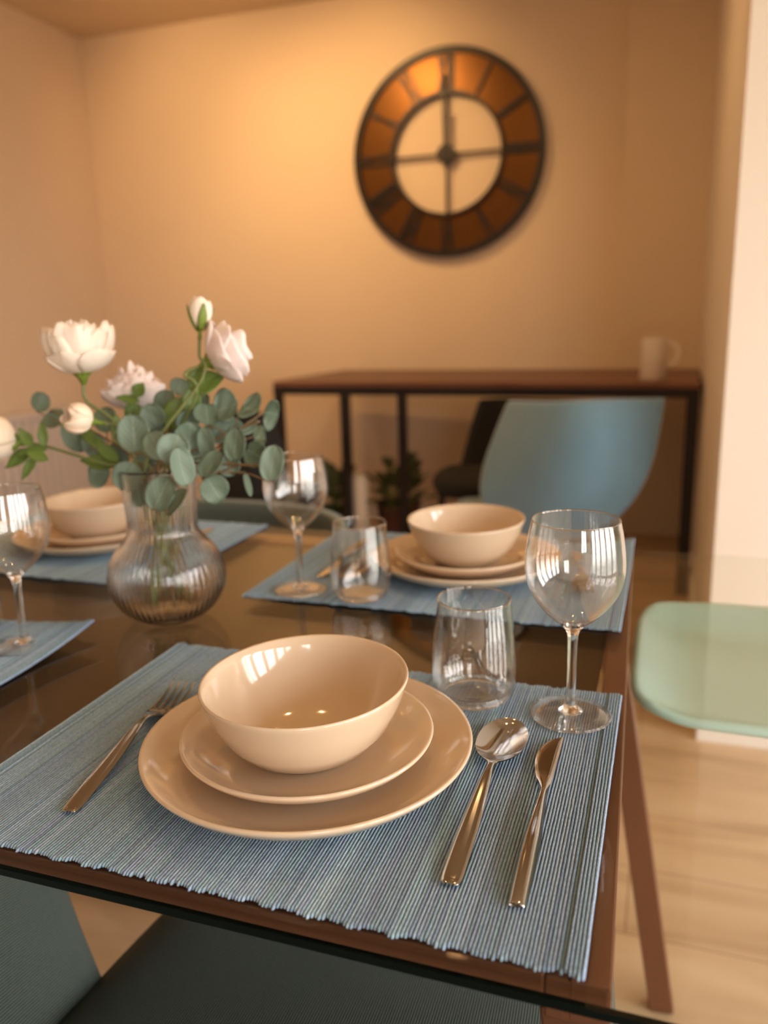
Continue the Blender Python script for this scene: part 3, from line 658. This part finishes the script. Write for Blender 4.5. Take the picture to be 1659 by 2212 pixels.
def fork_mesh():
    b = cutlery([(0, -0.0035, 0.0035, 0.0004, 0, 0.0018), (0.002, -0.0055, 0.0055, 0.0004, 0, 0.0022), (0.012, -0.0065, 0.0065, 0.0008, 0, 0.0024), (0.06, -0.0060, 0.0060, 0.005, 0, 0.0026), (0.10, -0.0038, 0.0038, 0.010, 0, 0.0030),
                 (0.116, -0.0024, 0.0024, 0.0105, 0, 0.0032), (0.124, -0.0040, 0.0040, 0.0098, 0.0003, 0.0024), (0.134, -0.0095, 0.0095, 0.0066, 0.0010, 0.0016), (0.145, -0.0118, 0.0118, 0.0036, 0.0012, 0.0016), (0.152, -0.0122, 0.0122, 0.0028, 0.0008, 0.0016)], 90, 12, 0.35)
    for k in range(4):
        c = -0.0122+0.00215+(0.0244-0.0043)*k/3; w = 0.00205
        t = cutlery([(0.149, c-w, c+w, 0.0028, 0, 0.0016), (0.165, c-w*0.9, c+w*0.9, 0.0030, 0, 0.0016), (0.182, c-w*0.75, c+w*0.75, 0.0052, 0, 0.0014), (0.193, c-w*0.5, c+w*0.5, 0.0082, 0, 0.0011), (0.196, c-w*0.2, c+w*0.2, 0.0092, 0, 0.0007)], 24, 5, 0.4)
        b.add(t.v, t.f)
    return b
spoon0 = sp_b.build('spoon', M['steel'], auto=0.9); knife0 = kn_b.build('table_knife', M['steel'], auto=0.9); fork0 = fork_mesh().build('fork', M['steel'], auto=0.9)

# ------------------------------------------------------------------ glasses
def wine_glass():
    t = thing('wine_glass', None, None)
    stem = spline([(0.0100, 0.0045), (0.0065, 0.0075), (0.0044, 0.0120), (0.0038, 0.022), (0.0037, 0.045), (0.0040, 0.066), (0.0052, 0.0740), (0.0085, 0.0790)], 40)
    MB().lathe([(0, 0.0030), (0.0085, 0.0034)]+list(stem)+[(0.0088, 0.0802), (0.0060, 0.0812), (0, 0.0815)], 72).build('stem', M['glass'], t)
    MB().lathe([(0, 0.0003), (0.0310, 0.0002), (0.0320, 0.0006), (0.0320, 0.0016), (0.0220, 0.0026), (0.0110, 0.0038), (0, 0.0042)], 72).build('foot', M['thin_glass'], t)
    MB().lathe([(0.0324+0.0011*math.cos(a), 0.0013+0.0009*math.sin(a)) for a in [2*PI*k/10 for k in range(11)]], 96).build('foot_rim', M['glass'], t)
    outer = spline([(0.0090, 0.0800), (0.0170, 0.0862), (0.0270, 0.0965), (0.0355, 0.1100), (0.0393, 0.1250), (0.0392, 0.1390), (0.0372, 0.1550), (0.0345, 0.1680)], 60)
    inner = spline([(0.0338, 0.1680), (0.0365, 0.1550), (0.0385, 0.1390), (0.0386, 0.1250), (0.0347, 0.1104), (0.0260, 0.0973), (0.0160, 0.0880), (0.0060, 0.0830), (0.0, 0.0825)], 50)
    MB().lathe([(0, 0.0817), (0.0060, 0.0815)]+list(outer)+[(0.0344, 0.1684), (0.0339, 0.1684)]+[(max(r, 0), z) for r, z in inner[:-1]]+[(0, 0.0825)], 96).build('bowl', M['thin_glass'], t)
    rim = MB().lathe([(0.03415+0.00065*math.cos(a), 0.1682+0.0007*math.sin(a)) for a in [2*PI*k/10 for k in range(11)]], 96)
    rim.build('rim', M['glass'], t)
    return t
def tumbler():
    t = thing('tumbler', None, None)
    outer = spline([(0.0230, 0.0003), (0.0300, 0.0030), (0.0345, 0.0120), (0.0365, 0.0260), (0.0362, 0.0420), (0.0345, 0.0620), (0.0325, 0.0800), (0.0315, 0.0925)], 44)
    inner = spline([(0.0307, 0.0925), (0.0316, 0.0800), (0.0336, 0.0620), (0.0353, 0.0420), (0.0355, 0.0260), (0.0332, 0.0140), (0.0280, 0.0072), (0.0150, 0.0060), (0.0, 0.0058)], 40)
    MB().lathe([(0, 0.0002)]+list(outer)+[(0.0310, 0.0929)]+[(max(r, 0), z) for r, z in inner[:-1]]+[(0, 0.0058)], 96).build('wall', M['thin_glass'], t)
    MB().lathe([(0.0285+0.0030*math.cos(a), 0.0062+0.0030*math.sin(a)) for a in [2*PI*k/12 for k in range(13)]], 96).build('thick_base', M['glass'], t)
    MB().lathe([(0.0311+0.0006*math.cos(a), 0.0928+0.0007*math.sin(a)) for a in [2*PI*k/10 for k in range(11)]], 96).build('rim', M['glass'], t)
    return t
wine0 = wine_glass(); tumb0 = tumbler()

used = set()
def place(src, x, y, z, rz, label, cat, group):
    o = src if src.name not in used else src.copy()
    if o is src: used.add(src.name)
    else:
        C.objects.link(o)
        for ch in src.children:
            c = ch.copy(); C.objects.link(c); c.parent = o
    o.location = (x, y, z); o.rotation_euler = (0, 0, rz); tag(o, label, cat, group); return o
def yaw(p, q): return math.atan2(-(q[0]-p[0]), q[1]-p[1])
G = TOP
def setting(cx, cy, flip, where, parts, names):
    s = -1 if flip else 1
    def T2(x, y): return (cx+s*(x+0.219), cy+s*(y-0.150))
    rz0 = PI if flip else 0
    if 'plates' in parts:
        place(big0, cx, cy, G, rz0, 'large beige plate, bottom of the stack '+where, 'plate', 'beige dinner plates')
        place(small0, cx, cy-0.000*s, G+0.0062, rz0, 'smaller beige plate under the bowl '+where, 'plate', 'beige side plates')
        place(bowl0, cx+0.0*s, cy, G+0.0062+0.0062, rz0, 'beige bowl on two plates '+where, 'bowl', 'beige bowls')
    for key, src, a, b, lab, cat, grp in (
        ('spoon', spoon0, (-0.0825, 0.0455), (-0.0835, 0.25), 'steel spoon beside the plates ', 'spoon', 'steel spoons'),
        ('knife', knife0, (-0.0420, 0.0400), (-0.0440, 0.25), 'steel table knife outside the spoon ', 'knife', 'steel knives'),
        ('fork', fork0, (-0.352, 0.041), (-0.383, 0.25), 'steel fork beside the plates ', 'fork', 'steel forks')):
        if key in parts:
            p, q = T2(*a), T2(*b); place(src, p[0], p[1], G, yaw(p, q), lab+where, cat, grp)
    if 'wine' in parts: p = T2(-0.039, 0.281); place(wine0, p[0], p[1], G, 0, names[0], 'wine glass', 'empty wine glasses')
    if 'tumbler' in parts: p = T2(-0.123, 0.289); place(tumb0, p[0], p[1], G, 0, names[1], 'glass', 'clear tumblers')
setting(-0.219, 0.150, False, 'on the placemat nearest the camera', {'plates', 'spoon', 'knife', 'fork', 'wine', 'tumbler'},
        ('wine glass on the back right corner of the nearest placemat, above the knife', 'stemless tumbler behind the front plates, left of the nearest wine glass'))
setting(-0.217, 0.655, True, 'on the far right placemat', {'plates', 'spoon', 'knife', 'fork', 'wine', 'tumbler'},
        ('wine glass on the left corner of the far right placemat, right of the vase', 'tumbler on the far right placemat, left of the far bowl'))
setting(-0.786, 0.150, False, 'on the placemat at the left edge', {'wine', 'tumbler'},
        ('wine glass at the left edge of the photo, in front of the far left plates', 'tumbler cut off by the left edge of the photo'))
setting(-0.800, 0.655, True, 'on the far left placemat behind the vase', {'plates', 'fork'}, ('', ''))

# ------------------------------------------------------------------ vase with flowers
VX, VY = -0.508, 0.405
def vrib(amp):
    def f(a, z): return amp*math.cos(58*a)
    return f
vo = spline([(0.030, 0.0004), (0.038, 0.003), (0.054, 0.016), (0.0645, 0.036), (0.0660, 0.054), (0.060, 0.074), (0.048, 0.090), (0.0405, 0.100), (0.0385, 0.110), (0.0395, 0.130), (0.0415, 0.155), (0.0430, 0.175)], 60)
vi = spline([(0.0400, 0.175), (0.0385, 0.155), (0.0365, 0.130), (0.0355, 0.110), (0.0375, 0.100), (0.045, 0.088), (0.057, 0.073), (0.0630, 0.054), (0.0615, 0.037), (0.051, 0.019), (0.034, 0.008), (0.0, 0.007)], 50)
vs = MB(); vs.lathe([(0, 0.001), (0.028, 0.0004)]+list(vo)+[(0.0416, 0.1762)], 58*8, rib=vrib(0.00025)); v2 = MB().lathe([(0.0416, 0.1762)]+[(max(r, 0), z) for r, z in vi[:-1]]+[(0, 0.007)], 58*8)
vs.add(v2.v, v2.f)
vase = vs.build('vase', M['vase_glass']); vase.location = (VX, VY, TZ+0.0005); tag(vase, 'round-bellied clear glass vase with fine vertical ribs holding the flowers', 'vase')
bm = bmesh.new(); bm.from_mesh(vase.data); bmesh.ops.remove_doubles(bm, verts=bm.verts, dist=0.0009*0.5); bmesh.ops.recalc_face_normals(bm, faces=bm.faces); bm.to_mesh(vase.data); bm.free()

NECK = Vector((VX, VY, TZ+0.15))
def leaf_obj(name, c, tip, nrm, l, w, mtl, parent, R, cup=0.15, lobed=False, point=0.0):
    tip = tip.normalized(); nrm = (nrm-tip*nrm.dot(tip)).normalized(); side = tip.cross(nrm)
    nu, nv = 12, 14; cv = R.uniform(-0.25, 0.25)
    def fn(u, v):
        s = 2*u-1; wd = math.sqrt(max(0, 1-(2*v-1)**2))
        if point: wd = (math.sin(PI*v**(1-0.3*point)))**(0.8+0.4*point)
        if lobed: wd *= 0.45+0.55*abs(math.cos(3*PI*v))*(1-0.2*v)
        x = s*wd*w; z = cup*w*(s*s*wd) + cv*l*((v-0.5)**2) + 0.03*w*math.sin(9*v+5*s)
        return c-origin(parent)+tip*(l*(v-0.5))+side*x+nrm*z
    b = MB().grid(fn, nu, nv, 0.0007); o = b.build(name, mtl, parent)
    uvset(o, nu, nv); return o
def origin(o): return Vector(o.location) if o else Vector((0, 0, 0))
def stem_to(parent, pts, r, mtl, name='stem'):
    pl = spline([tuple(Vector(p)-origin(parent)) for p in pts], 24); b = MB().tube(pl, r, 7); return b.build(name, mtl, parent)
RR = random.Random(11)
def foot(i):
    a = i*1.9; return Vector((VX+0.022*math.cos(a), VY+0.022*math.sin(a), TZ+0.016))
def mouth(i):
    a = i*2.3; return Vector((VX+0.018*math.cos(a), VY+0.018*math.sin(a), TZ+0.165))
# eucalyptus branches: leaves given as (px u, px v, half width px, half length px, tip angle deg, extra y, turn)
branches = [
 ('eucalyptus branch drooping over the front of the vase', [(375, 971, 36, 34, 250, -.045, 0), (337, 962, 22, 34, 120, -.03, .5), (348, 1066, 30, 40, 65, -.055, .3), (382, 1086, 17, 36, 50, -.06, .9), (392, 1008, 24, 44, 280, -.05, .4), (304, 1062, 22, 34, 260, -.02, .5)]),
 ('eucalyptus branch reaching right over the table towards the far wine glass', [(458, 1004, 22, 34, 55, -.02, .7), (462, 1056, 32, 30, 300, -.02, 0), (508, 961, 23, 36, 80, -.01, .3), (494, 1005, 24, 24, 290, .01, .2), (553, 982, 24, 26, 150, .0, .5), (588, 1001, 25, 40, 80, -.01, .2), (534, 1046, 7, 28, 285, .0, .9)]),
 ('eucalyptus branch at the upper right of the bouquet', [(489, 880, 38, 26, 20, .03, .4), (540, 883, 34, 20, 350, .03, .6), (586, 893, 28, 15, 350, .03, .9), (532, 930, 28, 14, 345, .02, .9), (560, 946, 26, 13, 350, .03, .9), (447, 895, 28, 26, 100, .02, .2)]),
 ('eucalyptus branch with large dark leaves in the middle of the bouquet', [(289, 937, 34, 42, 95, -.02, .1), (276, 1030, 32, 33, 60, -.03, .1), (409, 948, 33, 38, 80, .0, .2), (447, 960, 17, 38, 95, .0, .5), (405, 910, 22, 24, 70, .02, .3), (472, 1075, 22, 14, 0, .01, .6), (330, 900, 24, 28, 110, .02, .3)]),
 ('eucalyptus branch at the back left of the bouquet', [(160, 940, 26, 38, 110, .03, .3), (114, 908, 26, 18, 150, .05, .6), (86, 869, 17, 22, 80, .06, .5), (214, 1018, 34, 22, 170, .02, .3), (228, 906, 22, 30, 100, .03, .3), (200, 960, 24, 28, 120, .04, .4)]),
 ('eucalyptus branch standing behind the buds at the top', [(388, 836, 20, 19, 80, .05, .3), (357, 868, 22, 26, 60, .04, .4), (430, 870, 22, 26, 60, .04, .4), (470, 930, 24, 26, 20, .03, .4), (350, 930, 26, 28, 100, .03, .2), (425, 1000, 28, 32, 300, .05, .1), (320, 1000, 28, 32, 230, .05, .1), (380, 950, 28, 32, 90, .06, .1), (500, 930, 26, 28, 30, .06, .1), (250, 985, 26, 28, 160, .05, .1)]),
]
for bi, (lab, leaves) in enumerate(branches):
    t = thing('eucalyptus_branch', lab, 'foliage', foot(bi), 0, 'eucalyptus branches in the vase')
    cs = [on_y(u, v, VY+dy) for (u, v, hw, hl, an, dy, tn) in leaves]
    order = sorted(range(len(cs)), key=lambda i: (cs[i]-NECK).length)
    ends = [NECK]+[cs[i]*0.9+NECK*0.1 for i in order]
    far = cs[order[-1]]
    stem_to(t, [foot(bi), mouth(bi), NECK*0.45+far*0.55+Vector((0, 0, 0.012)), far+(NECK-far)*0.1], 0.0013, M['brown_stem'])
    for i, (u, v, hw, hl, an, dy, tn) in enumerate(leaves):
        c = cs[i]; dep = (c-CAMP).dot(FW); k = dep/FPX; a = math.radians(an)
        tip = RT*math.cos(a)+UP*math.sin(a)+FW*RR.uniform(-0.35, 0.35)
        tocam = (CAMP-c).normalized(); side = tip.cross(tocam).normalized()
        nrm = tocam*(1-0.35*tn)+side*(0.8*tn*RR.choice((-1, 1)))+Vector((0, 0, 0.35))
        wf = 1/max(0.6, 1-0.35*tn)
        leaf_obj('leaf', c, tip, nrm, 2*hl*k, hw*k*min(wf, 1.4), M['euc'], t, RR, cup=0.28)
        base = c-tip.normalized()*hl*k; anchor = NECK*0.35+far*0.65 if i % 2 else NECK*0.6+far*0.4
        if (base-NECK).length > 0.05: MB().tube([p-origin(t) for p in (anchor, base*0.5+anchor*0.5+Vector((0, 0, 0.004)), base)], 0.0008, 5).build('twig', M['brown_stem'], t)

# blooms
def bloom_mesh(axis, R0, layers, rnd, open_, ruff=0.06, nu=10, nv=12, flat=1.0):
    axis = axis.normalized(); e1 = axis.orthogonal().normalized(); e2 = axis.cross(e1); b = MB()
    for (n, rs, hs, op, wfac, ph) in layers:
        for k in range(n):
            a0 = 2*PI*k/n+ph+rnd.uniform(-0.15, 0.15); hw = PI/n*wfac; sc = rnd.uniform(0.92, 1.06); p1, p2 = rnd.random()*6, rnd.random()*6; tl = rnd.uniform(-0.05, 0.08)
            def fn(u, v):
                s = 2*u-1; a = a0+s*hw*math.sin(PI*min(1, 0.18+v*0.62))**0.8
                th = v*(op+tl)
                rr = R0*rs*sc*math.sin(min(th, 2.6))
                hh = R0*hs*sc*(1-math.cos(th))
                edge = 1-0.10*(s*s)*v*v
                rf = 1+ruff*math.sin(5*s+p1)*v*v+ruff*0.6*math.sin(11*s+p2)*v**3
                rad = (e1*math.cos(a)+e2*math.sin(a))
                return rad*rr*rf + axis*(hh*edge*(1+ruff*math.cos(4*s+p2)*v))
            b.grid(fn, nu, nv, 0.0004)
    return b
def sepals(axis, R0, n, L, rnd, spread=0.9):
    axis = axis.normalized(); e1 = axis.orthogonal().normalized(); e2 = axis.cross(e1); b = MB()
    for k in range(n):
        a0 = 2*PI*k/n
        def fn(u, v):
            s = 2*u-1; w = 0.45*math.sin(PI*min(0.98, 0.25+v*0.74)); a = a0+s*w*1.2
            return (e1*math.cos(a)+e2*math.sin(a))*(R0*(0.25+spread*math.sin(v*1.3)))+axis*(L*(v**1.3)-0.004)
        b.grid(fn, 5, 7, 0.0006)
    b.lathe([(0, -0.008), (R0*0.3, -0.006), (R0*0.42, 0.0), (0, 0.003)], 12) if False else None
    return b
RAN = [(5, 1.0, 0.62, 1.5, 1.5, 0.3), (7, 1.0, 0.95, 1.75, 1.7, 0), (8, 0.95, 0.92, 1.9, 1.8, 0.4), (7, 0.88, 0.9, 2.0, 1.8, 0.1), (7, 0.78, 0.88, 2.05, 1.7, 0.6), (7, 0.66, 0.87, 2.1, 1.6, 0.2), (6, 0.52, 0.87, 2.1, 1.6, 0), (5, 0.36, 0.87, 2.2, 1.6, 0.5)]
PEO = [(6, 1.0, 0.7, 1.35, 1.6, 0), (7, 0.9, 0.8, 1.45, 1.6, 0.4), (7, 0.75, 0.85, 1.6, 1.6, 0.1), (6, 0.55, 0.85, 1.8, 1.6, 0.3), (5, 0.35, 0.85, 2.0, 1.6, 0)]
POP = [(4, 1.0, 0.8, 1.25, 1.5, 0.4), (4, 0.85, 0.95, 1.45, 1.5, 1.1), (3, 0.5, 0.95, 1.8, 1.7, 0.2)]
BUD = [(3, 1.0, 1.0, 2.35, 1.5, 0), (3, 0.9, 0.98, 2.45, 1.5, 1.0), (3, 0.7, 0.95, 2.5, 1.5, 0.5)]
def flower(name, lab, cat, base_px, dy, axis, R0, layers, mtl, i, seed, ruff=0.06, stretch=1.0, sep=5, mid=None, sl=0.8):
    rnd = random.Random(seed); base = on_y(base_px[0], base_px[1], VY+dy)
    t = thing(name, lab, cat, foot(i), 0, 'cut flowers in the vase')
    ax = Vector(axis).normalized(); b = bloom_mesh(ax, R0, layers, rnd, 1, ruff)
    off = base-origin(t)
    if stretch != 1: b.v = [p+ax*(p.dot(ax)*(stretch-1)) for p in b.v]
    b.v = [p+off for p in b.v]; b.build('petals', mtl, t)
    s = sepals(ax, R0*(1.12 if sl > 2 else 0.55), sep, R0*sl, rnd, 0.85); s.tube([-ax*0.012, -ax*0.004, ax*0.0], [0.0025, R0*0.16, R0*0.25], 10); s.v = [p+off for p in s.v]; s.build('sepals', M['sepal'], t)
    m = [mid] if mid is not None else []
    stem_to(t, [foot(i), mouth(i)]+m+[base-ax*0.03, base-ax*0.008], 0.0018, M['stem'])
    return t
def dirpx(dx, dy_, fwd=0.0): return RT*dx-UP*dy_-FW*fwd     # image-plane direction, fwd>0 towards the camera
fA = flower('ranunculus', 'large cream many-petalled flower seen from the side at the upper left of the bouquet', 'flower', (178, 808), 0.0, dirpx(-0.10, -1, 0.15), 0.037, RAN, M['petal'], 7, 21, 0.055, stretch=1.08, mid=on_y(250, 915, VY))
fB = flower('ranunculus', 'blush pink open flower behind the leaves, lower than the large cream flower', 'flower', (292, 884), 0.08, dirpx(-0.15, -1, 0.1), 0.037, PEO, M['petal_pink'], 8, 22, 0.07, stretch=1.15)
fC = flower('poppy', 'white open flower with one drooping petal at the right top of the bouquet', 'flower', (452, 782), 0.02, dirpx(0.85, -0.45, -0.1), 0.036, POP, M['petal_pink'], 9, 23, 0.06, stretch=1.1, mid=on_y(425, 850, VY+0.01))
fD = flower('flower_bud', 'closed white bud at the very top of the bouquet', 'flower', (432, 708), 0.02, dirpx(0.02, -1, 0), 0.0125, BUD, M['petal'], 10, 24, 0.02, stretch=1.4, sep=4, mid=on_y(436, 820, VY+0.01), sl=2.2)
fE = flower('flower_bud', 'small peach rosebud facing left above the left leaves', 'flower', (200, 910), -0.03, dirpx(-0.75, -0.15, 0.55), 0.0165, BUD, M['petal_bud'], 11, 25, 0.05, sep=3, mid=on_y(250, 955, VY-0.02), sl=0.6)
fF = flower('flower_bud', 'peach bud cut off by the left edge of the photo', 'flower', (36, 955), -0.03, dirpx(-0.95, -0.12, 0.3), 0.026, BUD, M['petal_bud'], 12, 26, 0.04, sep=3, mid=on_y(230, 1003, VY-0.01), sl=0.6)
# green compound leaves on the flower stems
def green(parent, u, v, hw, hl, an, dy, lobed=False, tn=0.2):
    c = on_y(u, v, VY+dy); k = (c-CAMP).dot(FW)/FPX; a = math.radians(an); tip = RT*math.cos(a)+UP*math.sin(a)
    tocam = (CAMP-c).normalized(); side = tip.cross(tocam).normalized()
    leaf_obj('leaf', c, tip, tocam+side*tn*RR.choice((-1, 1))+Vector((0, 0, 0.5)), 2*hl*k, hw*k, M['green_leaf'], parent, RR, cup=0.2, lobed=lobed, point=0.5)
for (u, v, hw, hl, an, dy) in ((40, 990, 17, 36, 215, -.03), (68, 975, 13, 34, 190, -.03), (62, 1010, 11, 30, 240, -.03), (55, 945, 13, 24, 125, -.03), (92, 938, 11, 28, 95, -.03), (80, 985, 14, 26, 160, -.035)):
    green(fF, u, v, hw, hl, an, dy)
for (u, v, hw, hl, an, dy) in ((447, 826, 30, 40, 20, .02), (425, 815, 20, 30, 75, .02), (385, 890, 32, 44, 60, .03), (415, 860, 20, 40, 80, .03)):
    green(fC, u, v, hw, hl, an, dy)
for (u, v, hw, hl, an, dy) in ((300, 842, 16, 18, 60, .05), (276, 862, 12, 26, 170, .05), (285, 890, 18, 22, 230, .05), (350, 905, 26, 34, 110, .05)):
    green(fB, u, v, hw, hl, an, dy)
for (u, v, hw, hl, an, dy) in ((205, 955, 12, 26, 160, 0.0), (230, 975, 14, 34, 140, 0.0), (215, 998, 18, 42, 175, 0.0), (255, 930, 16, 36, 100, 0.0), (190, 940, 10, 18, 200, 0.0)):
    green(fE, u, v, hw, hl, an, dy)
